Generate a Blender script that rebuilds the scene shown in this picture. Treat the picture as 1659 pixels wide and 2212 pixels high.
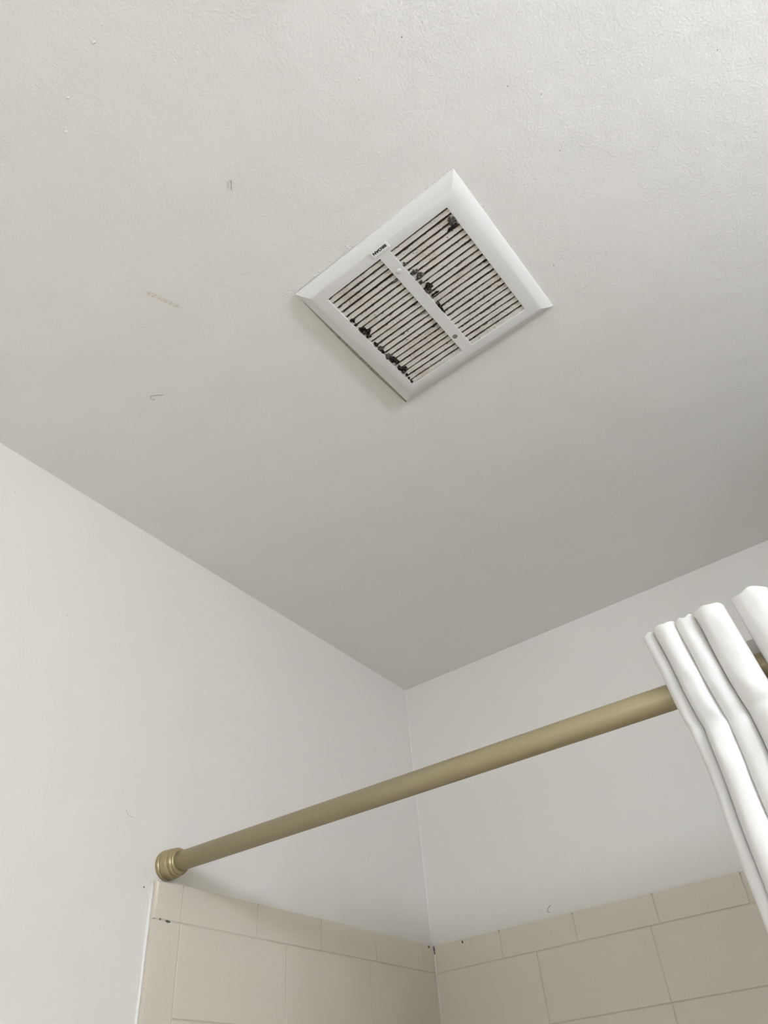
import bpy, bmesh, math, random
from mathutils import Matrix, Vector, noise

for o in list(bpy.data.objects):
    bpy.data.objects.remove(o)
scene = bpy.context.scene
C = scene.collection
H = 2.44                                   # ceiling height; the room corner in view stands at x = 0, y = 0

# ------------------------------------------------------------------ camera
cam_data = bpy.data.cameras.new('camera')
cam_data.sensor_fit = 'HORIZONTAL'
cam_data.sensor_width = 36.0
cam_data.lens = 36.0 * 1618.1 / 1659.0
cam_data.clip_start = 0.02
cam = bpy.data.objects.new('camera', cam_data)
C.objects.link(cam)
right = Vector((0.80571307, 0.58744813, -0.07570436))
down = Vector((-0.43472564, 0.49969616, -0.74921116))
fwd = Vector((-0.40229352, 0.63655985, 0.65799049))
M3 = Matrix((right, -down, -fwd)).transposed()
cam.matrix_world = Matrix.Translation((0.9084, -1.4524, H - 0.8977)) @ M3.to_4x4()
scene.camera = cam

# ------------------------------------------------------------------ world, added fill light, exposure
world = bpy.data.worlds.new('world')
scene.world = world
world.use_nodes = True
world.node_tree.nodes['Background'].inputs[0].default_value = (0.80, 0.88, 1.0, 1)
world.node_tree.nodes['Background'].inputs[1].default_value = 1.0
vs = scene.view_settings
vs.view_transform = 'Standard'
vs.look = 'None'
vs.gamma = 1.0
vs.use_curve_mapping = False
vs.exposure = 0.0

# the room goes on to the right of the tub alcove; a three-globe vanity lamp on its right-hand wall gives the light
ALC_X, ROOM_X, ROOM_Y = 1.524, 2.14, -2.60
ALC_Y = -0.78                                       # front end of the stub wall at the foot of the tub
LAMP_Y, LAMP_Z = -1.43, 1.99
LAMP_STRENGTH = 97.0
LAMP_COL = (0.90, 0.96, 1.12)
FILL_WIN = dict(x0=0.25, x1=1.15, z0=1.05, z1=2.05)      # unseen window added behind the camera to brighten the curtain
ld = bpy.data.lights.new('curtain_fill', 'AREA')  # fill light added in the opening, lifts the curtain front
ld.shape = 'RECTANGLE'
ld.size, ld.size_y = FILL_WIN['x1'] - FILL_WIN['x0'], FILL_WIN['z1'] - FILL_WIN['z0']
ld.energy = 6.0
ld.color = (0.86, 0.94, 1.0)
lo = bpy.data.objects.new('curtain_fill', ld)
C.objects.link(lo)
lo.location = ((FILL_WIN['x0'] + FILL_WIN['x1']) / 2, ROOM_Y - 0.13, (FILL_WIN['z0'] + FILL_WIN['z1']) / 2)
lo.rotation_euler = (math.radians(90), 0, 0)

# ------------------------------------------------------------------ helpers
def obj(name, bm, mat, parent=None, smooth=False):
    me = bpy.data.meshes.new(name)
    bmesh.ops.recalc_face_normals(bm, faces=bm.faces[:])
    bm.to_mesh(me)
    bm.free()
    if smooth:
        for p in me.polygons:
            p.use_smooth = True
    if mat:
        me.materials.append(mat)
    o = bpy.data.objects.new(name, me)
    C.objects.link(o)
    o.parent = parent
    return o

def copy_obj(src, parent, loc, name=None, rot=None, scale=None):
    o = src.copy()
    C.objects.link(o)
    o.parent = parent
    o.location = loc
    if rot: o.rotation_euler = rot
    if scale: o.scale = scale
    return o

def box(bm, a, b):
    vs_ = [bm.verts.new((x, y, z)) for z in (a[2], b[2]) for y in (a[1], b[1]) for x in (a[0], b[0])]
    for f in ((0, 2, 3, 1), (4, 5, 7, 6), (0, 1, 5, 4), (1, 3, 7, 5), (3, 2, 6, 7), (2, 0, 4, 6)):
        bm.faces.new([vs_[i] for i in f])
    return vs_

def bevel(bm, w, seg=2):
    bmesh.ops.bevel(bm, geom=bm.edges[:], offset=w, segments=seg, profile=0.5, affect='EDGES')

def lathe_x(bm, prof, seg=48, cap=True):
    """prof: list of (x, r) turned about the x axis"""
    rings = []
    for x, r in prof:
        rings.append([bm.verts.new((x, r * math.cos(2 * math.pi * k / seg), r * math.sin(2 * math.pi * k / seg))) for k in range(seg)])
    for a, b in zip(rings, rings[1:]):
        for k in range(seg):
            bm.faces.new((a[k], a[(k + 1) % seg], b[(k + 1) % seg], b[k]))
    if cap:
        bm.faces.new(rings[0]); bm.faces.new(rings[-1][::-1])

def tube(bm, pts, r, seg=8):
    pts = [Vector(p) for p in pts]
    rings = []
    for i, p in enumerate(pts):
        t = (pts[min(i + 1, len(pts) - 1)] - pts[max(i - 1, 0)]).normalized()
        u = t.orthogonal().normalized() if i == 0 else (u - t * u.dot(t)).normalized()
        v = t.cross(u)
        rr = r(i / (len(pts) - 1)) if callable(r) else r
        rings.append([bm.verts.new(p + (u * math.cos(2 * math.pi * k / seg) + v * math.sin(2 * math.pi * k / seg)) * rr) for k in range(seg)])
    for a, b in zip(rings, rings[1:]):
        for k in range(seg):
            bm.faces.new((a[k], a[(k + 1) % seg], b[(k + 1) % seg], b[k]))
    bm.faces.new(rings[0]); bm.faces.new(rings[-1][::-1])

def blob(bm, c, s, seed, sub=2, rough=0.35, freq=1.6):
    m = bmesh.ops.create_icosphere(bm, subdivisions=sub, radius=1.0)
    for v in m['verts']:
        d = v.co.normalized()
        k = 1 + rough * noise.noise(d * freq + Vector((seed * 3.7, seed * 1.3, seed)))* 1.6 + rough * 0.6 * noise.noise(d * freq * 3 + Vector((seed, 9, seed)))
        v.co = Vector((d.x * k * s[0] + c[0], d.y * k * s[1] + c[1], d.z * k * s[2] + c[2]))

def structure(o):
    o['kind'] = 'structure'
    return o

def stuff(o):
    o['kind'] = 'stuff'
    return o

def tag(o, label, cat, group=None):
    o['label'] = label
    o['category'] = cat
    if group: o['group'] = group
    return o

def empty(name, loc):
    o = bpy.data.objects.new(name, None)
    o.empty_display_size = 0.05
    C.objects.link(o)
    o.location = loc
    return o

# ------------------------------------------------------------------ materials
def newmat(name, col, rough=0.5, metal=0.0, spec=0.5):
    m = bpy.data.materials.new(name)
    m.use_nodes = True
    b = m.node_tree.nodes['Principled BSDF']
    b.inputs['Base Color'].default_value = (*col, 1)
    b.inputs['Roughness'].default_value = rough
    b.inputs['Metallic'].default_value = metal
    b.inputs['Specular IOR Level'].default_value = spec
    return m, m.node_tree, b

def nd(nt, t, **kw):
    n = nt.nodes.new(t)
    for k, v in kw.items():
        setattr(n, k, v)
    return n

def bump_noise(nt, b, layers, coord='Object'):
    """layers: list of (scale, detail, distance)"""
    tc = nd(nt, 'ShaderNodeTexCoord')
    prev = None
    for sc, det, dist in layers:
        n = nd(nt, 'ShaderNodeTexNoise')
        n.inputs['Scale'].default_value = sc
        n.inputs['Detail'].default_value = det
        n.inputs['Roughness'].default_value = 0.55
        nt.links.new(tc.outputs[coord], n.inputs['Vector'])
        bp = nd(nt, 'ShaderNodeBump')
        bp.inputs['Strength'].default_value = 1.0
        bp.inputs['Distance'].default_value = dist
        nt.links.new(n.outputs['Fac'], bp.inputs['Height'])
        if prev: nt.links.new(prev.outputs[0], bp.inputs['Normal'])
        prev = bp
    nt.links.new(prev.outputs[0], b.inputs['Normal'])
    return tc

def ramp(nt, lo, hi, src):
    r = nd(nt, 'ShaderNodeMapRange')
    r.interpolation_type = 'SMOOTHSTEP'
    r.inputs['From Min'].default_value = lo
    r.inputs['From Max'].default_value = hi
    nt.links.new(src, r.inputs['Value'])
    return r.outputs[0]

def mathn(nt, op, a, bb):
    n = nd(nt, 'ShaderNodeMath', operation=op)
    for i, v in enumerate((a, bb)):
        if isinstance(v, (int, float)): n.inputs[i].default_value = v
        else: nt.links.new(v, n.inputs[i])
    return n.outputs[0]

def noise_out(nt, vec, scale, detail=3, rough=0.55):
    n = nd(nt, 'ShaderNodeTexNoise')
    n.inputs['Scale'].default_value = scale
    n.inputs['Detail'].default_value = detail
    n.inputs['Roughness'].default_value = rough
    nt.links.new(vec, n.inputs['Vector'])
    return n.outputs['Fac']

def mixcol(nt, fac, a, bb):
    n = nd(nt, 'ShaderNodeMix', data_type='RGBA')
    if isinstance(fac, float): n.inputs[0].default_value = fac
    else: nt.links.new(fac, n.inputs[0])
    for i, v in ((6, a), (7, bb)):
        if isinstance(v, tuple): n.inputs[i].default_value = (*v, 1)
        else: nt.links.new(v, n.inputs[i])
    return n.outputs[2]

# painted ceiling: rolled paint, slightly satin, with a few stains that belong to it
CEIL_COL = (0.824, 0.806, 0.762)
m_ceil, nt, b = newmat('ceiling_paint', CEIL_COL, 0.62, 0, 0.35)
tc = bump_noise(nt, b, [(330, 3, 0.0006), (90, 2, 0.0005), (9, 2, 0.003)])
def streak_mask(nt, vec, p, q, rad):
    """soft capsule around the segment p-q in object x, y"""
    p = Vector(p); q = Vector(q); d = q - p
    L = d.length; d.normalize(); n_ = Vector((-d.y, d.x, 0))
    s = nd(nt, 'ShaderNodeVectorMath', operation='SUBTRACT'); nt.links.new(vec, s.inputs[0]); s.inputs[1].default_value = p
    a = nd(nt, 'ShaderNodeVectorMath', operation='DOT_PRODUCT'); nt.links.new(s.outputs[0], a.inputs[0]); a.inputs[1].default_value = d
    c = nd(nt, 'ShaderNodeVectorMath', operation='DOT_PRODUCT'); nt.links.new(s.outputs[0], c.inputs[0]); c.inputs[1].default_value = n_
    al = mathn(nt, 'SUBTRACT', mathn(nt, 'ABSOLUTE', mathn(nt, 'SUBTRACT', a.outputs['Value'], L / 2), 0), L / 2)
    al = mathn(nt, 'MAXIMUM', al, 0)
    dist = mathn(nt, 'SQRT', mathn(nt, 'ADD', mathn(nt, 'MULTIPLY', al, al), mathn(nt, 'MULTIPLY', c.outputs['Value'], c.outputs['Value'])), 0)
    return ramp(nt, rad, rad * 0.1, dist)
vec = tc.outputs['Object']
st = streak_mask(nt, vec, (0.381, -1.148, 0), (0.396, -1.110, 0), 0.0050)
fleck = ramp(nt, 0.54, 0.64, noise_out(nt, vec, 620, 3))
col = mixcol(nt, mathn(nt, 'MULTIPLY', st, 0.22), CEIL_COL, (0.62, 0.54, 0.36))
col = mixcol(nt, mathn(nt, 'MULTIPLY', mathn(nt, 'MULTIPLY', st, fleck), 0.8), col, (0.30, 0.20, 0.09))
st2 = streak_mask(nt, vec, (0.388, -1.199, 0), (0.400, -1.193, 0), 0.004)
col = mixcol(nt, mathn(nt, 'MULTIPLY', mathn(nt, 'MULTIPLY', st2, fleck), 0.35), col, (0.40, 0.30, 0.17))
for p, q, r, k in (((0.735, -1.155, 0), (0.755, -1.148, 0), 0.022, 0.025), ((0.42, -0.80, 0), (0.45, -0.79, 0), 0.016, 0.025)):
    sm = streak_mask(nt, vec, p, q, r)
    col = mixcol(nt, mathn(nt, 'MULTIPLY', mathn(nt, 'MULTIPLY', sm, noise_out(nt, vec, 120, 3)), k * 2.2), col, (0.33, 0.30, 0.26))
nt.links.new(col, b.inputs['Base Color'])

WALL_COL = (0.790, 0.765, 0.705)
m_wall, nt, b = newmat('wall_paint', WALL_COL, 0.55, 0, 0.4)
tc = bump_noise(nt, b, [(260, 2, 0.00045), (14, 2, 0.003)])
sm = ramp(nt, 0.60, 0.80, noise_out(nt, tc.outputs['Object'], 7, 5, 0.65))
nt.links.new(mixcol(nt, mathn(nt, 'MULTIPLY', sm, 0.05), WALL_COL, (0.45, 0.42, 0.36)), b.inputs['Base Color'])

m_room, nt, b = newmat('room_paint', (0.80, 0.75, 0.645), 0.6)
m_floor, nt, b = newmat('floor_vinyl', (0.60, 0.53, 0.41), 0.45)

TILE_COL = (0.690, 0.645, 0.545)
m_tile, nt, b = newmat('tile_glaze', TILE_COL, 0.22, 0, 0.5)
tc = bump_noise(nt, b, [(900, 2, 0.00008), (22, 2, 0.0006)])
g = nd(nt, 'ShaderNodeNewGeometry')
v = noise_out(nt, g.outputs['Position'], 700, 2)
nt.links.new(mixcol(nt, ramp(nt, 0.35, 0.75, v), TILE_COL, (0.668, 0.622, 0.522)), b.inputs['Base Color'])
m_grout, nt, b = newmat('grout', (0.60, 0.56, 0.47), 0.8)
bump_noise(nt, b, [(900, 3, 0.0006)])
m_caulk, nt, b = newmat('caulk', (0.76, 0.745, 0.71), 0.16, 0, 0.6)
bump_noise(nt, b, [(160, 3, 0.0012)])
m_caulk2, nt, b = newmat('corner_caulk', (0.74, 0.70, 0.64), 0.35)
bump_noise(nt, b, [(160, 3, 0.001)])
m_mould, nt, b = newmat('mould', (0.10, 0.105, 0.085), 0.9)
bump_noise(nt, b, [(1500, 3, 0.0004)])
m_corner, nt, b = newmat('corner_paint', (0.81, 0.79, 0.745), 0.5)
bump_noise(nt, b, [(220, 2, 0.0006)])

# vent cover plastic
m_plastic, nt, b = newmat('vent_plastic', (0.735, 0.725, 0.695), 0.36, 0, 0.5)
tc = bump_noise(nt, b, [(500, 2, 0.00006)])
# dirty louvre slats
SL = (0.62, 0.595, 0.53)
m_slat, nt, b = newmat('vent_slat_dirty', SL, 0.55, 0, 0.35)
g = nd(nt, 'ShaderNodeNewGeometry')
tc = nd(nt, 'ShaderNodeTexCoord')
sep = nd(nt, 'ShaderNodeSeparateXYZ'); nt.links.new(tc.outputs['Generated'], sep.inputs[0])
pos = g.outputs['Position']
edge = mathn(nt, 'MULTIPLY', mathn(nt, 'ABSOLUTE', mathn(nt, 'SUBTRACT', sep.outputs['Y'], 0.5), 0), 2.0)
fine = noise_out(nt, pos, 620, 4, 0.65)
mid = noise_out(nt, pos, 70, 3, 0.6)
big = noise_out(nt, pos, 26, 2, 0.5)
speck = ramp(nt, 0.61, 0.70, mathn(nt, 'ADD', mathn(nt, 'ADD', fine, mathn(nt, 'MULTIPLY', mathn(nt, 'SUBTRACT', mid, 0.5), 0.42)), mathn(nt, 'MULTIPLY', mathn(nt, 'SUBTRACT', edge, 0.55), 0.10)))
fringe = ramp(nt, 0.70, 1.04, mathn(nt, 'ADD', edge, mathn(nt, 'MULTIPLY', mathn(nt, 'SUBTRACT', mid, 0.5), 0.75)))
smear = ramp(nt, 0.50, 0.80, mathn(nt, 'ADD', big, mathn(nt, 'MULTIPLY', mathn(nt, 'SUBTRACT', fine, 0.5), 0.8)))
col = mixcol(nt, mathn(nt, 'MULTIPLY', smear, 0.60), SL, (0.30, 0.245, 0.18))
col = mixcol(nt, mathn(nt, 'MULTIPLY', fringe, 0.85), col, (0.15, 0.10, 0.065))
col = mixcol(nt, mathn(nt, 'MULTIPLY', speck, 0.85), col, (0.10, 0.075, 0.055))
nt.links.new(col, b.inputs['Base Color'])
m_hous, nt, b = newmat('housing_dark', (0.20, 0.14, 0.095), 0.85)
m_lint, nt, b = newmat('lint', (0.020, 0.018, 0.016), 1.0, 0, 0.1)
g = nd(nt, 'ShaderNodeNewGeometry')
nt.links.new(mixcol(nt, ramp(nt, 0.45, 0.75, noise_out(nt, g.outputs['Position'], 420, 3)), (0.012, 0.010, 0.009), (0.09, 0.078, 0.066)), b.inputs['Base Color'])
m_lint2, nt, b = newmat('lint_grey', (0.10, 0.09, 0.075), 1.0, 0, 0.1)
g = nd(nt, 'ShaderNodeNewGeometry')
nt.links.new(mixcol(nt, ramp(nt, 0.35, 0.7, noise_out(nt, g.outputs['Position'], 500, 3)), (0.035, 0.03, 0.026), (0.20, 0.18, 0.15)), b.inputs['Base Color'])
m_screw, nt, b = newmat('screw_grey', (0.22, 0.22, 0.20), 0.45, 0.3)
m_print, nt, b = newmat('lettering_ink', (0.018, 0.018, 0.02), 0.5)
m_label, nt, b = newmat('label_plate', (0.80, 0.795, 0.79), 0.3)
m_grime, nt, b = newmat('grime', (0.33, 0.26, 0.18), 0.9)

# shower rod: satin champagne paint
m_rod, nt, b = newmat('rod_enamel', (0.405, 0.345, 0.205), 0.38, 0.25, 0.5)
tc = bump_noise(nt, b, [(420, 2, 0.00005)])
g = nd(nt, 'ShaderNodeNewGeometry')
nt.links.new(mixcol(nt, mathn(nt, 'MULTIPLY', ramp(nt, 0.62, 0.72, noise_out(nt, g.outputs['Position'], 60, 5, 0.7)), 0.25), (0.405, 0.345, 0.205), (0.28, 0.23, 0.13)), b.inputs['Base Color'])
m_flange, nt, b = newmat('flange_brass', (0.36, 0.29, 0.155), 0.28, 0.32, 0.5)
bump_noise(nt, b, [(260, 2, 0.0001)])

# white shower curtain cloth
m_cloth, nt, b = newmat('curtain_cloth', (0.96, 0.962, 0.962), 0.8, 0, 0.3)
tc = bump_noise(nt, b, [(1400, 2, 0.00012), (60, 3, 0.0007)])
out = nt.nodes['Material Output']
tr = nd(nt, 'ShaderNodeBsdfTranslucent'); tr.inputs[0].default_value = (0.98, 0.87, 0.60, 1)
mx = nd(nt, 'ShaderNodeMixShader'); mx.inputs[0].default_value = 0.25
nt.links.new(b.outputs[0], mx.inputs[1]); nt.links.new(tr.outputs[0], mx.inputs[2]); nt.links.new(mx.outputs[0], out.inputs[0])

# ------------------------------------------------------------------ the room shell
FX, FY, FROT = 0.6674, -0.9056, -0.038       # extractor fan on the ceiling
TH = 0.10

bm = bmesh.new()                             # ceiling slab with the cut-out for the fan housing
cut = 0.098
R2 = Matrix.Rotation(FROT, 3, 'Z')
def cp(x, y, z): return bm.verts.new((x, y, z))
hole = [Vector((FX, FY, 0)) + R2 @ Vector((a * cut, c * cut, 0)) for a, c in ((-1, -1), (1, -1), (1, 1), (-1, 1))]
outer = [Vector((-0.1, ROOM_Y - 0.1, 0)), Vector((ROOM_X + 0.1, ROOM_Y - 0.1, 0)), Vector((ROOM_X + 0.1, 0.1, 0)), Vector((-0.1, 0.1, 0))]
lv = [[cp(p.x, p.y, z) for p in outer] + [cp(p.x, p.y, z) for p in hole] for z in (H, H + TH)]
for k in range(4):
    n_ = (k + 1) % 4
    bm.faces.new((lv[0][k], lv[0][n_], lv[0][4 + n_], lv[0][4 + k]))
    bm.faces.new((lv[1][k], lv[1][n_], lv[1][4 + n_], lv[1][4 + k]))
    bm.faces.new((lv[0][k], lv[0][n_], lv[1][n_], lv[1][k]))
    bm.faces.new((lv[0][4 + k], lv[0][4 + n_], lv[1][4 + n_], lv[1][4 + k]))
ceiling = structure(obj('ceiling', bm, m_ceil))

def slab(name, a, b_, mat):
    bm = bmesh.new()
    box(bm, a, b_)
    return structure(obj(name, bm, mat))
wall_left = slab('wall_left', (-0.1, ROOM_Y - 0.1, 0), (0, 0.1, H), m_wall)
wall_back = slab('wall_back', (0, 0, 0), (ROOM_X, 0.1, H), m_wall)
bm = bmesh.new()                             # unseen wall with the opening for the added fill window
box(bm, (0, ROOM_Y - 0.1, 0), (ROOM_X, ROOM_Y, FILL_WIN['z0']))
box(bm, (0, ROOM_Y - 0.1, FILL_WIN['z1']), (ROOM_X, ROOM_Y, H))
box(bm, (0, ROOM_Y - 0.1, FILL_WIN['z0']), (FILL_WIN['x0'], ROOM_Y, FILL_WIN['z1']))
box(bm, (FILL_WIN['x1'], ROOM_Y - 0.1, FILL_WIN['z0']), (ROOM_X, ROOM_Y, FILL_WIN['z1']))
wall_front = structure(obj('wall_front', bm, m_room))
bm = bmesh.new()
x0, x1, z0, z1, w = FILL_WIN['x0'], FILL_WIN['x1'], FILL_WIN['z0'], FILL_WIN['z1'], 0.035
for a, c in (((x0, z0), (x1, z0 + w)), ((x0, z1 - w), (x1, z1)), ((x0, z0 + w), (x0 + w, z1 - w)), ((x1 - w, z0 + w), (x1, z1 - w)),
             ((x0 + w, (z0 + z1) / 2 - 0.015), (x1 - w, (z0 + z1) / 2 + 0.015))):
    box(bm, (a[0], ROOM_Y - 0.08, a[1]), (c[0], ROOM_Y - 0.04, c[1]))
structure(obj('fill_window_1', bm, m_room))  # sash of the added window, out of view
wall_alcove = slab('wall_alcove', (ALC_X, ALC_Y, 0), (ALC_X + 0.1, 0, H), m_wall)
floor = slab('floor', (-0.1, ROOM_Y - 0.1, -0.1), (ROOM_X + 0.1, 0.1, 0), m_floor)
wall_right = slab('wall_right', (ROOM_X, ROOM_Y - 0.1, 0), (ROOM_X + 0.1, 0.1, H), m_room)

# vanity lamp: back plate, three arms, three opal globes
lamp = tag(empty('vanity_lamp', (ROOM_X, LAMP_Y, LAMP_Z)), 'wall lamp with three opal globes on the right-hand wall', 'wall lamp')
m_chrome, nt, b = newmat('lamp_metal', (0.6, 0.58, 0.52), 0.25, 1.0)
m_globe, nt, b = newmat('opal_globe', (0.9, 0.9, 0.9), 0.4)
b.inputs['Emission Color'].default_value = (*LAMP_COL, 1)
b.inputs['Emission Strength'].default_value = LAMP_STRENGTH
bm = bmesh.new(); box(bm, (-0.025, -0.32, -0.05), (0, 0.32, 0.05)); bevel(bm, 0.006, 2)
obj('back_plate', bm, m_chrome, lamp)
for k in (-1, 0, 1):
    bm = bmesh.new(); lathe_x(bm, [(-0.025, 0.03), (-0.045, 0.032), (-0.06, 0.024), (-0.07, 0.02)], 24)
    hd = obj('lamp_holder', bm, m_chrome, lamp, True); hd.location = (0, k * 0.22, 0)
    bm = bmesh.new(); bmesh.ops.create_icosphere(bm, subdivisions=3, radius=0.06)
    gl = obj('globe', bm, m_globe, lamp, True); gl.location = (-0.125, k * 0.22, 0)

# ------------------------------------------------------------------ wall tiles around the tub
T = 0.0104                                   # how far the tile stands off the wall
ZT = H - 0.5692                              # top of the tile
BH = 0.0495                                  # height of the border tiles
ZB = ZT - BH
SIX = 0.154
BW, BHT = 0.2203, 0.1119
Y_EDGE = -0.7159
JT = 0.0015                                  # joint
BED = T - 0.0009

tile_cache = {}
def tile_mesh(w, h, round_top=False, round_left=False):
    """tile in its own x (width) / z (height), face towards -y, centre at origin, back on y = 0"""
    key = (round(w, 4), round(h, 4), round_top, round_left)
    if key in tile_cache: return tile_cache[key]
    bm = bmesh.new()
    hw, hh = w / 2 - JT / 2, h / 2 - JT / 2
    box(bm, (-hw, -T, -hh), (hw, 0, hh))
    front = [e for e in bm.edges if all(abs(v.co.y + T) < 1e-6 for v in e.verts)]
    soft, small = [], []
    for e in front:
        m = (e.verts[0].co + e.verts[1].co) / 2
        if (round_top and abs(m.z - hh) < 1e-6) or (round_left and abs(m.x + hw) < 1e-6): soft.append(e)
        else: small.append(e)
    bmesh.ops.bevel(bm, geom=small, offset=0.0009, segments=2, profile=0.5, affect='EDGES')
    if soft:
        soft = [e for e in bm.edges if all(abs(v.co.y + T) < 1e-6 for v in e.verts) and
                ((round_top and all(abs(v.co.z - hh) < 1e-5 for v in e.verts)) or (round_left and all(abs(v.co.x + hw) < 1e-5 for v in e.verts)))]
        if soft: bmesh.ops.bevel(bm, geom=soft, offset=0.004, segments=4, profile=0.5, affect='EDGES')
    bmesh.ops.recalc_face_normals(bm, faces=bm.faces[:])
    me = bpy.data.meshes.new('tile')
    bm.to_mesh(me); bm.free()
    for p in me.polygons: p.use_smooth = False
    me.materials.append(m_tile)
    tile_cache[key] = me
    return me

rnd = random.Random(4)
def tile(name, wall, u0, u1, za, zb, **kw):
    """u along the wall (y for the left wall, x for the back wall), za top, zb bottom"""
    me = tile_mesh(u1 - u0, za - zb, **kw)
    o = bpy.data.objects.new(name, me)
    C.objects.link(o)
    o.parent = wall
    j = rnd.uniform(-0.0003, 0.0002)
    if wall is wall_left:
        o.rotation_euler = (0, 0, math.radians(90))     # face to +x, own x to +y
        o.location = (j, (u0 + u1) / 2, (za + zb) / 2)
    else:
        o.location = ((u0 + u1) / 2, -j, (za + zb) / 2)
    return o

ROWS = 12
Y0 = -0.6677
# left wall
tile('border_tile', wall_left, Y_EDGE, Y0, ZT, ZB, round_top=True, round_left=True)
for i in range(4):
    tile('border_tile', wall_left, Y0 + i * SIX, Y0 + (i + 1) * SIX, ZT, ZB, round_top=True)
tile('border_tile', wall_left, Y0 + 4 * SIX, -T, ZT, ZB, round_top=True)
for r in range(9):
    tile('border_tile', wall_left, Y_EDGE, Y0, ZB - r * SIX, ZB - (r + 1) * SIX, round_left=True)
for r in range(ROWS):
    for i in range(3):
        tile('wall_tile', wall_left, Y0 + i * BW, -T if i == 2 else Y0 + (i + 1) * BW, ZB - r * BHT, ZB - (r + 1) * BHT)
# back wall
xs = [T] + [0.1603 + i * SIX for i in range(9)] + [ALC_X]
for a, c in zip(xs, xs[1:]):
    tile('border_tile', wall_back, a, c, ZT, ZB, round_top=True)
xs = [T] + [0.2305 + i * BW for i in range(6)] + [ALC_X]
for r in range(ROWS):
    for a, c in zip(xs, xs[1:]):
        tile('wall_tile', wall_back, a, c, ZB - r * BHT, ZB - (r + 1) * BHT)
ZLOW = ZB - ROWS * BHT
bm = bmesh.new(); box(bm, (0, Y_EDGE + 0.004, ZLOW), (BED, 0, ZT - 0.004))
box(bm, (0, Y_EDGE + 0.0008, ZLOW), (T - 0.0042, Y_EDGE + 0.004, ZT - 0.002))
obj('grout_bed', bm, m_grout, wall_left)
bm = bmesh.new(); box(bm, (BED, -BED, ZLOW), (ALC_X, 0, ZT - 0.004))
obj('grout_bed', bm, m_grout, wall_back)

# caulk: open left edge, inside corner, painted corner above the tile
def wobble(a, c, n, amp, seed):
    a = Vector(a); c = Vector(c); pts = []
    for i in range(n + 1):
        p = a.lerp(c, i / n)
        pts.append(p + Vector((noise.noise(Vector((i * 0.9, seed, 0))), noise.noise(Vector((i * 0.9, seed, 5))), 0)) * amp)
    return pts
bm = bmesh.new(); tube(bm, wobble((0.0005, Y_EDGE - 0.0012, ZT - 0.002), (0.0005, Y_EDGE - 0.0012, ZLOW), 70, 0.0007, 1.0), 0.0030, 8)
obj('caulk_bead', bm, m_caulk, wall_left, True)
bm = bmesh.new(); tube(bm, wobble((T + 0.0004, -T - 0.0004, ZT - 0.014), (T + 0.0004, -T - 0.0004, ZLOW), 80, 0.0006, 3.0), lambda t: 0.0017 + 0.0007 * noise.noise(Vector((t * 60, 2, 1))), 8)
obj('caulk_bead', bm, m_caulk2, wall_left, True)
bm = bmesh.new(); blob(bm, (T * 0.75, -T * 0.75, ZT - 0.0005), (0.005, 0.005, 0.0024), 5, 2, 0.3); 
obj('caulk_bead', bm, m_caulk, wall_left, True)
bm = bmesh.new(); tube(bm, wobble((0.0002, -0.0002, H - 0.001), (0.0002, -0.0002, ZT), 40, 0.0006, 7.0), lambda t: 0.0016 + 0.0005 * noise.noise(Vector((t * 40, 7, 1))), 8)
obj('corner_bead', bm, m_corner, wall_left, True)
# chips and mould specks on the tile edge and walls
for k, (wall, c, s) in enumerate((
        (wall_back, (0.0775, -T - 0.0002, ZT - 0.0062), (0.0017, 0.0006, 0.0026)),
        (wall_left, (T + 0.0002, -0.0285, ZT - 0.0050), (0.0006, 0.0032, 0.0020)),
        (wall_left, (T + 0.0014, -T - 0.0008, ZT - 0.0070), (0.0011, 0.0011, 0.0042)),
        (wall_left, (T + 0.0016, -T - 0.0012, ZT - 0.0140), (0.0010, 0.0010, 0.0030)),
        (wall_left, (T - 0.0002, -0.6905, ZB - 0.0012), (0.0007, 0.0046, 0.0018)),
        (wall_left, (T - 0.0002, -0.7040, ZB + 0.0002), (0.0005, 0.0014, 0.0012)),
        (wall_left, (0.0001, -0.7300, 1.8600), (0.0003, 0.0012, 0.0010)))):
    bm = bmesh.new(); blob(bm, c, s, k + 2, 2, 0.4, 1.8)
    obj('mould_speck', bm, m_mould, wall, True)

# unseen bathtub between the tiled walls, added in almond for warm bounce light
m_tub, nt, b = newmat('almond_enamel', (0.74, 0.62, 0.40), 0.15)
tub = tag(empty('bathtub', (0, 0, 0)), 'unseen almond enamel bathtub added below the tiled walls', 'bathtub')
bm = bmesh.new()
X0, X1, YA, YB, ZR = T + 0.002, ALC_X - 0.001, -0.640, -T - 0.002, ZLOW - 0.01
def tring(dx, dy, z, r, n=8):
    out_ = []
    for cx, cy, a0 in ((X1 - dx - r, YB - dy - r, 0), (X0 + dx + r, YB - dy - r, 90), (X0 + dx + r, YA + dy + r, 180), (X1 - dx - r, YA + dy + r, 270)):
        for k in range(n):
            t = math.radians(a0 + 90 * k / (n - 1))
            out_.append(bm.verts.new((cx + r * math.cos(t), cy + r * math.sin(t), z)))
    return out_
rg = [tring(0, 0, 0, 0.01), tring(0, 0, ZR - 0.015, 0.01), tring(0.006, 0.006, ZR, 0.01), tring(0.07, 0.07, ZR, 0.12), tring(0.082, 0.082, ZR - 0.012, 0.12), tring(0.11, 0.10, ZR - 0.20, 0.13), tring(0.16, 0.14, ZR - 0.34, 0.12), tring(0.25, 0.21, ZR - 0.37, 0.08)]
for a, c in zip(rg, rg[1:]):
    for k in range(len(a)): bm.faces.new((a[k], a[(k + 1) % len(a)], c[(k + 1) % len(c)], c[k]))
bm.faces.new(rg[-1]); bm.faces.new(rg[0][::-1])
obj('basin', bm, m_tub, tub, False)

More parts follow.
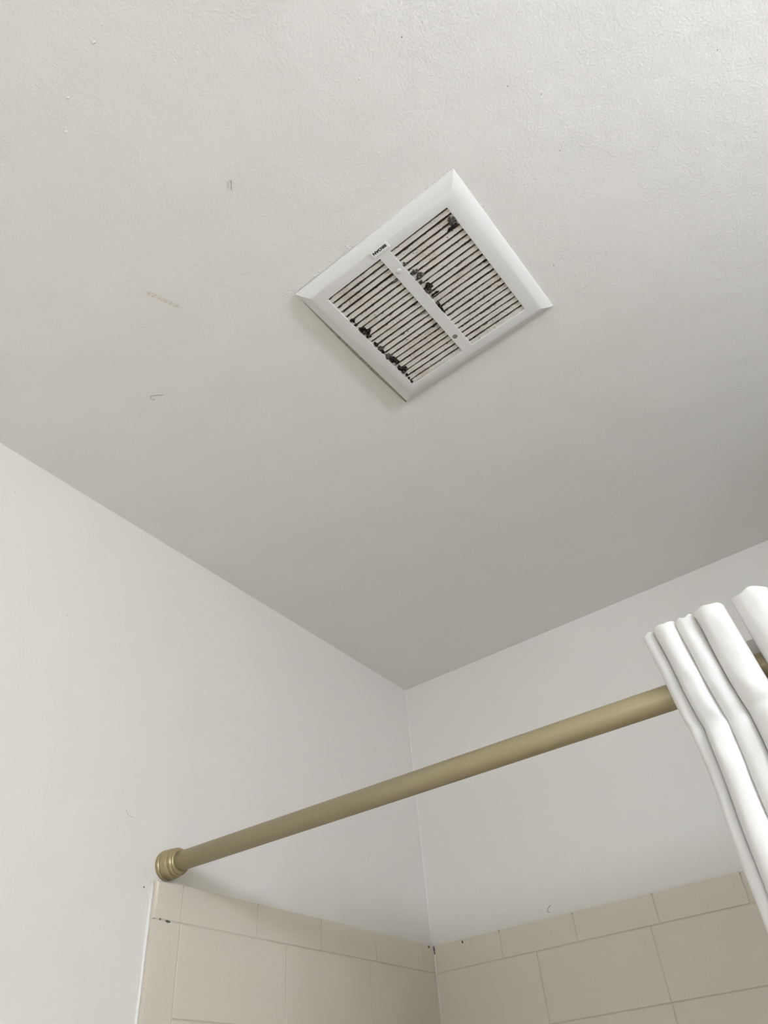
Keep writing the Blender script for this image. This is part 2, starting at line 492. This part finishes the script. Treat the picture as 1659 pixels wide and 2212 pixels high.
# ------------------------------------------------------------------ extractor fan cover
fan = tag(empty('extractor_fan', (FX, FY, H)), 'square white ceiling extractor fan cover with grimy louvred slats and lint', 'extractor fan')
fan.rotation_euler = (math.radians(-0.25), math.radians(-0.55), FROT)
fan.location.z = H - 0.0019
D = 0.0130
OX0, OX1, OY0, OY1 = -0.129, 0.130, -0.1255, 0.1255
LX = (-0.0980, -0.0072); RX = (0.0093, 0.0990); OYS = (-0.0968, 0.0962)

def rect_ring(bm, r, z):
    return [bm.verts.new((r[i], r[j], z)) for i, j in ((0, 2), (1, 2), (1, 3), (0, 3))]
def inset(d): return (OX0 + d, OX1 - d, OY0 + d, OY1 - d)
bm = bmesh.new()
prof = [(0.0004, 0.001), (0.0, -0.0004), (0.0006, -0.0022), (0.0022, -0.0038), (0.0045, -0.0056), (0.0080, -0.0078), (0.0120, -0.0098), (0.0160, -0.0115), (0.0195, -0.0125), (0.0225, -0.0130)]
rings = [rect_ring(bm, inset(d), z) for d, z in prof]
rings.append(rect_ring(bm, (LX[0], RX[1], OYS[0], OYS[1]), -D))
rings.append(rect_ring(bm, (LX[0] + 0.0006, RX[1] - 0.0006, OYS[0] + 0.0006, OYS[1] - 0.0006), -D + 0.0008))
rings.append(rect_ring(bm, (LX[0] + 0.0008, RX[1] - 0.0008, OYS[0] + 0.0008, OYS[1] - 0.0008), -D + 0.0075))
rings.append(rect_ring(bm, (LX[0] - 0.001, RX[1] + 0.001, OYS[0] - 0.001, OYS[1] + 0.001), -D + 0.0075))
for d, z in ((0.0200, -0.0105), (0.0120, -0.0080), (0.0045, -0.0036), (0.0020, -0.0004)):
    rings.append(rect_ring(bm, inset(d), z))
rings.append(rings[0])
for a, c in zip(rings, rings[1:]):
    for k in range(4):
        bm.faces.new((a[k], a[(k + 1) % 4], c[(k + 1) % 4], c[k]))
# split long edges so smooth shading stays along the profile only
rim = obj('rim', bm, m_plastic, fan)
for p in rim.data.polygons: p.use_smooth = True
em = rim.modifiers.new('edges', 'EDGE_SPLIT'); em.split_angle = math.radians(28)

bm = bmesh.new(); box(bm, (LX[1], OYS[0] - 0.0004, -D - 0.0002), (RX[0], OYS[1] + 0.0004, -D + 0.0070)); bevel(bm, 0.0005, 2)
obj('center_bar', bm, m_plastic, fan)

# slats: tilted blades, one mesh for all
PITCH = 0.00917
bm = bmesh.new()
SW = (RX[1] - RX[0]) + 0.0006
sec = [(0.0029, -0.0088), (0.0034, -0.0100), (0.0086, -0.0121), (0.0092, -0.0119), (0.0092, -0.0109), (0.0046, -0.0087)]
NSEG = 14
cols_ = []
for i in range(NSEG + 1):
    x = -SW / 2 + SW * i / NSEG
    cols_.append([bm.verts.new((x, y - 0.0060, z)) for y, z in sec])
for a, c in zip(cols_, cols_[1:]):
    for k in range(len(sec)):
        bm.faces.new((a[k], a[(k + 1) % len(sec)], c[(k + 1) % len(sec)], c[k]))
bm.faces.new(cols_[0]); bm.faces.new(cols_[-1][::-1])
slat0 = None
for (xa, xb) in (RX, LX):
    for k in range(21):
        y = OYS[0] + PITCH * k + 0.0060
        if slat0 is None:
            slat0 = obj('slat', bm, m_slat, fan); o = slat0
        else:
            o = slat0.copy(); C.objects.link(o); o.parent = fan
        o.location = ((xa + xb) / 2, y, rnd.uniform(-0.0002, 0.0002))
        o.rotation_euler = (rnd.uniform(-0.03, 0.03), 0, rnd.uniform(-0.004, 0.004))
        o.scale = ((xb - xa + 0.0006) / SW, 1, 1)

bm = bmesh.new()                             # housing box above the ceiling
h = 0.0965
box(bm, (-h, -h, -0.0040), (h, h, 0.092))
bm.faces.ensure_lookup_table()
bmesh.ops.delete(bm, geom=[f for f in bm.faces if all(v.co.z < 0 for v in f.verts)], context='FACES')
hs = obj('housing', bm, m_hous, fan)
sm_ = hs.modifiers.new('wall', 'SOLIDIFY'); sm_.thickness = 0.001; sm_.offset = -1

# dark mottled strip added past the sagging side of the cover
m_edge_strip, nt, b = newmat('edge_strip', (0.42, 0.39, 0.31), 0.6)
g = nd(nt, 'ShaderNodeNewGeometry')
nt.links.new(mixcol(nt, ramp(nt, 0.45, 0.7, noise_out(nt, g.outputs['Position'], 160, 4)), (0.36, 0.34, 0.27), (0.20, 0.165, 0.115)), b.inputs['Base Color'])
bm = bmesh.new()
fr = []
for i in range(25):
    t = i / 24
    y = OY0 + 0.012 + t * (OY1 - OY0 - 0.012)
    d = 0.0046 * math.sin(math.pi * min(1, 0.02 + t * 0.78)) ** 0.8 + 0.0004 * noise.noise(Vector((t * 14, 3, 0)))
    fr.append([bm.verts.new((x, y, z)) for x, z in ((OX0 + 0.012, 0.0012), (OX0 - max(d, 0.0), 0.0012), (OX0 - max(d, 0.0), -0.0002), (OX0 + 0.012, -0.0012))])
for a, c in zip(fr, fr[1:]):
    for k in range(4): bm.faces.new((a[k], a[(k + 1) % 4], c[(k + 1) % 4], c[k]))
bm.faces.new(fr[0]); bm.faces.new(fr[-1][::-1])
obj('edge_strip', bm, m_edge_strip, fan)

# name plate with raised lettering
bm = bmesh.new(); box(bm, (-0.0127, -0.1113, -D - 0.0010), (0.0138, -0.1019, -D + 0.0005)); bevel(bm, 0.0005, 2)
plate = obj('name_plate', bm, m_label, fan)
fc = bpy.data.curves.new('lettering', 'FONT')
fc.body = 'BROAN'; fc.size = 1.0; fc.extrude = 0.02; fc.offset = 0.022; fc.space_character = 1.02
fo = bpy.data.objects.new('lettering_tmp', fc); C.objects.link(fo)
bpy.context.view_layer.update()
me = bpy.data.meshes.new_from_object(fo.evaluated_get(bpy.context.evaluated_depsgraph_get()))
bpy.data.objects.remove(fo)
xs_ = [v.co.x for v in me.vertices]; ys_ = [v.co.y for v in me.vertices]
tw, thh = 0.0204, 0.0037
for v in me.vertices:
    u = (v.co.x - min(xs_)) / (max(xs_) - min(xs_)) - 0.5
    w_ = (v.co.y - min(ys_)) / (max(ys_) - min(ys_)) - 0.5
    v.co = Vector((0.0005 - u * tw, -0.1077 + w_ * thh, -D - 0.0010 - (0.00012 if v.co.z > 0 else -0.0002)))
me.materials.clear(); me.materials.append(m_print)
bm = bmesh.new()                             # heavy strokes: the outline laid down several times, slightly shifted
for dx in (-0.00022, 0.0, 0.00022):
    for dy in (-0.00010, 0.00010):
        n0 = len(bm.verts)
        bm.from_mesh(me)
        bm.verts.ensure_lookup_table()
        for v in bm.verts[n0:]:
            v.co.x += dx; v.co.y += dy; v.co.z += dx * 0.05 + dy * 0.03
bm.to_mesh(me); bm.free()
lt = bpy.data.objects.new('lettering', me); C.objects.link(lt); lt.parent = plate
lt['label'] = 'black bold capital letters'

def screw(y, x, mat, dome):
    bm = bmesh.new(); r = 0.0036
    rings = []
    for d, z in ((r, 0.0012), (r, -0.0004 - dome * 0.3), (r * 0.82, -0.0004 - dome * 0.8), (r * 0.45, -0.0004 - dome)):
        rings.append([bm.verts.new((x + d * math.cos(2 * math.pi * k / 24), y + d * math.sin(2 * math.pi * k / 24), -D + z)) for k in range(24)])
    for a, c in zip(rings, rings[1:]):
        for k in range(24): bm.faces.new((a[k], a[(k + 1) % 24], c[(k + 1) % 24], c[k]))
    bm.faces.new(rings[-1]); bm.faces.new(rings[0][::-1])
    return obj('screw', bm, mat, fan, True)
screw(-0.0675, 0.0010, m_plastic, 0.0012)['label'] = 'white painted screw head'
screw(0.0672, -0.0008, m_screw, 0.0003)['label'] = 'bare grey screw head'

# lint caught between the slats
ZL = -0.0112
clumps = [  # x, y, sx, sy, sz (mm), kind
    (94.0, -77.0, 4.6, 4.6, 2.4, 1), (88.5, -70.5, 6.5, 1.7, 1.6, 0), (93.0, -80.5, 4.0, 2.6, 1.5, 1),
    (15.0, -52.0, 5.0, 3.2, 1.9, 1), (18.0, -42.5, 5.6, 3.0, 1.9, 1), (13.0, -34.0, 2.6, 2.4, 1.5, 1), (12.5, -69.5, 2.2, 2.4, 1.6, 1),
    (17.0, -22.0, 4.6, 5.0, 2.0, 0), (14.0, -18.0, 3.8, 4.4, 2.0, 1), (17.5, -7.6, 6.0, 1.5, 1.5, 0),
    (11.0, 12.5, 2.2, 4.2, 1.8, 0), (10.6, 19.0, 1.5, 6.4, 1.5, 0), (11.6, 7.0, 2.0, 2.8, 1.5, 1),
    (-93.5, -49.0, 2.6, 3.8, 1.9, 0), (-94.5, -40.5, 2.2, 2.4, 1.6, 0),
    (-92.5, -29.0, 4.2, 4.2, 2.2, 0), (-91.0, -21.0, 4.4, 4.0, 2.2, 0), (-93.5, -14.5, 3.0, 3.0, 1.8, 0), (-94.0, -25.0, 3.0, 4.5, 1.9, 1),
    (-94.2, 3.6, 2.8, 3.4, 1.9, 0), (-93.6, 13.4, 4.0, 4.0, 1.9, 1), (-94.8, 20.4, 2.0, 2.2, 1.5, 0),
    (-93.4, 32.0, 4.4, 4.0, 2.1, 1), (-92.0, 42.0, 4.2, 5.2, 2.4, 0), (-90.6, 47.5, 3.2, 3.8, 1.9, 0), (-93.6, 37.5, 2.4, 3.2, 1.8, 0),
    (-94.0, 59.5, 3.4, 4.2, 2.0, 0), (-90.4, 65.5, 4.2, 3.2, 1.8, 0), (-94.0, 69.0, 3.2, 3.2, 1.8, 1), (-96.0, 91.5, 2.0, 2.0, 1.5, 0),
    (-93.8, 76.0, 1.8, 1.8, 1.4, 0), (-95.2, 83.5, 1.6, 1.6, 1.4, 0), (-12.0, -59.0, 5.0, 1.9, 1.3, 1), (-13.0, -13.5, 4.2, 1.7, 1.3, 0),
    (-14.0, 5.0, 4.8, 1.5, 1.3, 1), (-13.0, 32.6, 4.6, 1.6, 1.3, 0), (95.5, -4.2, 3.4, 1.8, 1.5, 0)]
for k, (x, y, sx, sy, sz, kd) in enumerate(clumps):
    bm = bmesh.new()
    blob(bm, (x / 1000, y / 1000, ZL - 0.0004), (sx / 1000, sy / 1000, sz / 1000), k * 1.7 + 0.3, 3, 0.55, 1.9)
    obj('lint_clump', bm, m_lint2 if kd else m_lint, fan, True)
# dust strings lying along the slat edges
rl = random.Random(11)
bm = bmesh.new()
for k in range(460):
    half = rl.random() < 0.62
    xa, xb = (RX if half else LX)
    row = rl.randrange(21) if (not half or rl.random() < 0.5) else rl.randrange(12, 21)
    x = rl.uniform(xa + 0.001, xb - 0.008) if rl.random() < 0.8 else rl.uniform(xa + 0.0005, xa + 0.006)
    y = OYS[0] + PITCH * row + rl.uniform(0.0008, 0.0036)
    L = rl.uniform(0.0008, 0.006) * (1.6 if (half and row > 12) else 1.0)
    blob(bm, (x + L / 2, y, -0.0098 - rl.uniform(0, 0.0006)), (L / 2, rl.uniform(0.0003, 0.0008), rl.uniform(0.0003, 0.0007)), k * 0.77, 1, 0.5, 2.0)
for k in range(110):                        # specks stuck on the faces
    half = rl.random() < 0.55
    xa, xb = (RX if half else LX)
    row = rl.randrange(21)
    t_ = rl.uniform(0.15, 0.9)
    s_ = rl.uniform(0.00018, 0.00055)
    blob(bm, (rl.uniform(xa + 0.002, xb - 0.002), OYS[0] + PITCH * row + 0.0038 + 0.0050 * t_, -0.0100 - 0.0021 * t_), (s_ * rl.uniform(1, 2.5), s_, s_ * 0.6), k * 1.3, 1, 0.4)
stuff(obj('slat_dust', bm, m_lint2, fan, True))

# ------------------------------------------------------------------ small things on the ceiling
def fanpt(x, y): return Vector((FX, FY, H)) + R2 @ Vector((x, y, 0))
bm = bmesh.new()                             # dried paint drops beside the cover
rp = random.Random(3)
for k in range(46):
    x = rp.uniform(-0.125, -0.02) if k < 30 else rp.uniform(-0.15, -0.115)
    y = OY0 - abs(rp.gauss(0.002, 0.0035)) if k < 30 else OY0 + rp.uniform(-0.012, 0.004)
    p = fanpt(x, y); s_ = rp.uniform(0.0004, 0.0011)
    blob(bm, (p.x, p.y, H), (s_ * rp.uniform(1, 2), s_, s_ * 0.9), k * 1.1, 1, 0.25)
for k in range(60):
    s_ = rp.uniform(0.0003, 0.0008)
    blob(bm, (rp.uniform(0.1, 1.2), rp.uniform(-1.5, -0.5), H), (s_ * rp.uniform(1, 1.8), s_, s_ * 0.8), k * 2.1, 1, 0.2)
for k, (px, py) in enumerate(((0.5658, -1.3782), (0.5005, -1.3611), (0.4696, -1.3405), (0.585, -1.3835), (0.8525, -0.9604), (0.8135, -0.6904), (0.7631, -1.1829), (0.3719, -0.5714), (0.4846, -1.2299), (0.6011, -1.1528))):
    s_ = 0.0017 if k < 3 else 0.0010
    blob(bm, (px, py, H), (s_, s_ * 0.8, s_ * 0.75), k + 3, 2, 0.25)
stuff(obj('paint_drops', bm, m_ceil, ceiling, True))
bm = bmesh.new()                             # grime along the edges of the cover
for k in range(90):
    e = rp.random()
    if e < 0.25: p = fanpt(rp.uniform(0.085, 0.131), OY0 - abs(rp.gauss(0.0006, 0.0008)))
    elif e < 0.65: p = fanpt(OX1 + abs(rp.gauss(0.0006, 0.0014)), rp.uniform(-0.126, 0.03))
    else: p = fanpt(rp.uniform(-0.13, 0.125), OY1 + abs(rp.gauss(0.0005, 0.0008)))
    s_ = rp.uniform(0.00008, 0.00026)
    blob(bm, (p.x, p.y, H), (s_ * rp.uniform(1, 3), s_ * rp.uniform(1, 2), s_ * 0.5), k * 1.9, 1, 0.4)
for k, (px, py) in enumerate(((1.094, -0.9649), (0.9167, -1.0449), (0.9057, -0.9743), (0.8231, -1.1876), (0.89, -1.0757), (0.1228, -0.4608), (0.8309, -0.8405))):
    blob(bm, (px, py, H), (0.0010, 0.0007, 0.0003), k + 31, 1, 0.3)
stuff(obj('grime', bm, m_grime, ceiling, True))

m_hair, nt, b = newmat('hair', (0.16, 0.15, 0.14), 0.5)
def strand(pts, r, label, mat=m_hair):
    pts = [Vector(p) for p in pts]
    fine = []
    P = [pts[0]] + pts + [pts[-1]]
    for i in range(1, len(P) - 2):
        for t in range(8):
            t /= 8
            fine.append(0.5 * ((2 * P[i]) + (P[i + 1] - P[i - 1]) * t + (2 * P[i - 1] - 5 * P[i] + 4 * P[i + 1] - P[i + 2]) * t * t + (3 * P[i] - P[i - 1] - 3 * P[i + 1] + P[i + 2]) * t ** 3))
    fine.append(pts[-1])
    bm = bmesh.new(); tube(bm, fine, r, 6)
    return tag(obj('hair_strand', bm, mat, None, True), label, 'hair')
strand([(0.2655, -1.0185, H - 0.0003), (0.2575, -1.0240, H - 0.0004), (0.2505, -1.0285, H - 0.0004), (0.2465, -1.0275, H - 0.0003), (0.2455, -1.0240, H - 0.0004), (0.2490, -1.0205, H - 0.0003)], 0.00023,
       'small hooked dark hair stuck to the white ceiling', m_hair)
m_hair2, nt, b = newmat('pale_hair', (0.36, 0.34, 0.30), 0.5)
strand([(0.0003, -0.7776, H - 0.4860), (0.0004, -0.7751, H - 0.4906), (0.0004, -0.7697, H - 0.4932), (0.0003, -0.7638, H - 0.4937)], 0.00020,
       'faint curved hair stuck to the left wall above the rod flange', m_hair2)
m_smudge, nt, b = newmat('grey_mark', (0.34, 0.32, 0.29), 0.8)
bm = bmesh.new()                             # small hooked scuff on the back wall above the border tiles
tube(bm, [(0.2712, -0.0001, H - 0.5484), (0.2655, -0.0001, H - 0.5520), (0.2628, -0.0001, H - 0.5562), (0.2640, -0.0001, H - 0.5588), (0.2667, -0.0001, H - 0.5586)], 0.0006, 6)
obj('scuff_mark', bm, m_smudge, wall_back, True)
for k, (wl_, c) in enumerate(((wall_back, (0.3459, 0, H - 0.3838)), (wall_back, (0.2451, 0, H - 0.2958)), (wall_back, (0.471, 0, H - 0.4699)), (wall_left, (0, -1.067, H - 0.0727)), (wall_left, (0, -0.9354, H - 0.2348)))):
    bm = bmesh.new(); blob(bm, c, (0.0007, 0.0007, 0.0007), k + 51, 1, 0.3)
    obj('scuff_mark', bm, m_smudge, wl_, True)
m_chip, nt, b = newmat('paint_flake', (0.80, 0.79, 0.76), 0.5)
bm = bmesh.new()                             # curled flake of paint hanging from the ceiling
ax0, ax1 = Vector((0.5735, -1.1900, H)), Vector((0.5655, -1.1815, H))
dirv = (ax1 - ax0).normalized(); side = Vector((-dirv.y, dirv.x, 0))
fl = []
for i in range(9):
    t = i / 8
    wv = 0.0014 * math.sin(math.pi * min(1, 0.12 + t * 0.85))
    c = ax0.lerp(ax1, t)
    fl.append([bm.verts.new(c + side * (wv * s) + Vector((0, 0, -z))) for s, z in ((0.5, -0.0002), (0.2, 0.0007), (-0.25, 0.0013), (-0.9, 0.0024), (-0.9, 0.0027), (-0.1, 0.0017), (0.8, 0.0002))])
for a, c in zip(fl, fl[1:]):
    for k in range(7): bm.faces.new((a[k], a[(k + 1) % 7], c[(k + 1) % 7], c[k]))
bm.faces.new(fl[0]); bm.faces.new(fl[-1][::-1])
obj('paint_flake', bm, m_chip, ceiling)
m_crack, nt, b = newmat('bare_crack', (0.36, 0.35, 0.31), 0.9)
bm = bmesh.new()                             # bare slit the flake has left
tube(bm, [ax0.lerp(ax1, t) + side * (-0.0012) + Vector((0, 0, 0.0003)) for t in (0, 0.2, 0.45, 0.7, 0.9, 1.05)], lambda t: 0.0002 + 0.0006 * math.sin(math.pi * min(1, 0.1 + 0.85 * t)), 6)
obj('paint_crack', bm, m_crack, ceiling, True)

# ------------------------------------------------------------------ shower rod
RY, RZ, RR = -0.6954, H - 0.5461, 0.0133
rod_dir = Vector((1, 0.0055, -0.0116))
rod = tag(empty('shower_rod', (0, RY, RZ)), 'champagne gold shower curtain rod with stepped end flange above the tiles', 'curtain rod')
rod.rotation_euler = (0, math.atan(0.0116), math.atan(0.0055))
RL = ALC_X - 0.0015
bm = bmesh.new(); lathe_x(bm, [(0.004, RR), (RL - 0.004, RR)], 64)
obj('pole', bm, m_rod, rod, True)
def flange(sign, x0):
    bm = bmesh.new()
    pr = [(0.0005, 0.0196), (0.0010, 0.0206), (0.0058, 0.0206), (0.0064, 0.0198), (0.0069, 0.0188), (0.0076, 0.0198), (0.0090, 0.0203), (0.0180, 0.0199), (0.0200, 0.0186),
          (0.0210, 0.0174), (0.0226, 0.0180), (0.0240, 0.0187), (0.0256, 0.0190), (0.0270, 0.0186), (0.0279, 0.0174), (0.0283, 0.0163), (0.0291, 0.0172), (0.0304, 0.0170), (0.0313, 0.0158), (0.0315, RR + 0.0001), (0.0290, RR - 0.0006)]
    lathe_x(bm, [(x0 + sign * x, r) for x, r in pr], 64)
    o = obj('end_flange', bm, m_flange, rod, True)
    em = o.modifiers.new('edges', 'EDGE_SPLIT'); em.split_angle = math.radians(50)
    return o
flange(1, 0.0)
flange(-1, RL)

# ------------------------------------------------------------------ shower curtain, rod threaded through its folds
# plan path: front lobes (x left, x right, how far forward) with back loops between them
lobes = [(0.7505, 0.7630, 0.024), (0.7640, 0.7868, 0.034), (0.7870, 0.8080, 0.032), (0.8090, 0.8385, 0.040), (0.8470, 0.8850, 0.040)]
rc = random.Random(8)
x = 0.8900
while x < 1.46:
    w_ = rc.uniform(0.022, 0.036)
    lobes.append((x, x + w_, rc.uniform(0.030, 0.041)))
    x += w_ + rc.choice((0.001, 0.002, 0.008))
path = []          # (x, y offset from the rod line, lobe index, front weight)
for i, (a, c, f) in enumerate(lobes):
    w_ = c - a; m_ = (a + c) / 2
    if i == 0:
        path += [(m_ + 0.001, 0.020), (m_ - 0.0015, 0.010), (a + 0.002, -f * 0.2)]
    nk = w_ * 0.24
    path += [(m_ - nk, 0.0 - 0.004), (a + w_ * 0.06, -f + w_ * 0.62), (a, -f + w_ * 0.40), (a + w_ * 0.18, -f + w_ * 0.10), (m_, -f),
             (c - w_ * 0.18, -f + w_ * 0.10), (c, -f + w_ * 0.40), (c - w_ * 0.06, -f + w_ * 0.62), (m_ + nk, -0.004)]
    if i + 1 < len(lobes):
        a2, c2, f2 = lobes[i + 1]
        m2 = (a2 + c2) / 2; nk2 = (c2 - a2) * 0.24
        l, r_ = m_ + nk, m2 - nk2
        bw_ = max(r_ - l, 0.006); bmid = (l + r_) / 2
        bk = 0.030 + 0.006 * rc.random()
        path += [(bmid - bw_ * 0.62, bk - bw_ * 0.5), (bmid - bw_ * 0.35, bk - 0.001), (bmid + bw_ * 0.35, bk), (bmid + bw_ * 0.62, bk - bw_ * 0.5)]
P = [Vector((p[0], p[1], 0)) for p in path]
fine = []
PP = [P[0]] + P + [P[-1]]
for i in range(1, len(PP) - 2):
    for s_ in range(4):
        t = s_ / 4
        fine.append(0.5 * ((2 * PP[i]) + (PP[i + 1] - PP[i - 1]) * t + (2 * PP[i - 1] - 5 * PP[i] + 4 * PP[i + 1] - PP[i + 2]) * t * t + (3 * PP[i] - PP[i - 1] - 3 * PP[i + 1] + PP[i + 2]) * t ** 3))
fine.append(P[-1])
zs = [0.0, 0.0015, 0.004, 0.008, 0.013] + [0.02 + 0.0065 * k for k in range(26)] + [0.195 + 0.02 * k for k in range(8)] + [0.36 + 0.06 * k for k in range(24)]
ZTOP = H - 0.4900
def shift_x(dz):
    pts_ = [(0, 0), (0.037, 0.004), (0.077, 0.0075), (0.115, 0.0125), (0.155, 0.0145), (0.4, 0.016), (3, 0.016)]
    for (a, va), (c, vc) in zip(pts_, pts_[1:]):
        if dz <= c:
            return va + (vc - va) * (dz - a) / (c - a)
    return 0.016
bm = bmesh.new()
grid = []
for dz in zs:
    row = []
    for i, p in enumerate(fine):
        amp = 1.0
        if dz < 0.013: amp = 0.93 + 0.07 * math.sqrt(max(0, 1 - (1 - dz / 0.013) ** 2))
        pinch = math.exp(-((dz - 0.113 - 0.004 * noise.noise(Vector((p.x * 60, 1, 0)))) / 0.0055) ** 2)
        y = p.y * amp
        if p.y < 0: y *= 1 - 0.24 * pinch
        # below the header the folds open a little and hang freely
        k = min(1, max(0, (dz - 0.11) / 0.2))
        y += 0.006 * k * noise.noise(Vector((p.x * 30, dz * 2.0, 2)))
        wr = 0.0022 * noise.noise(Vector((p.x * 55, p.y * 40, dz * 26))) + 0.0012 * noise.noise(Vector((p.x * 90, p.y * 60, dz * 60 + 4)))
        xx = p.x + shift_x(dz) + 0.0016 * noise.noise(Vector((p.x * 40 + 3, p.y * 30, dz * 18))) * min(1, dz / 0.03)
        zt = ZTOP - 0.020 * (p.x - 0.75) * (1 if p.x < 0.9 else 0) - (0.003 if p.x >= 0.9 else 0) + 0.0034 * noise.noise(Vector((i * 0.27, 1.5, 0))) * (1 - min(1, dz / 0.02))
        if p.y > 0: zt -= 0.018 * min(1, p.y / 0.03) * (1 - min(1, dz / 0.35))
        row.append(bm.verts.new((xx, RY + 0.0055 * xx + y + wr * min(1, dz / 0.02), zt - dz)))
    grid.append(row)
dead = []
for r, (a, c) in enumerate(zip(grid, grid[1:])):
    for k in range(len(a) - 1):
        f = bm.faces.new((a[k], a[k + 1], c[k + 1], c[k]))
        ctr = f.calc_center_median()
        ry = RY + 0.0055 * ctr.x; rz = RZ - 0.0116 * ctr.x
        if math.hypot(ctr.y - ry, ctr.z - rz) < RR + 0.0052: dead.append(f)
bmesh.ops.delete(bm, geom=dead, context='FACES')
curtain = obj('shower_curtain', bm, m_cloth, None, True)
tag(curtain, 'white pleated cloth shower curtain gathered on the gold rod', 'shower curtain')
so = curtain.modifiers.new('cloth', 'SOLIDIFY'); so.thickness = 0.0010; so.offset = 0
sb = curtain.modifiers.new('soft', 'SUBSURF'); sb.levels = 1; sb.render_levels = 1
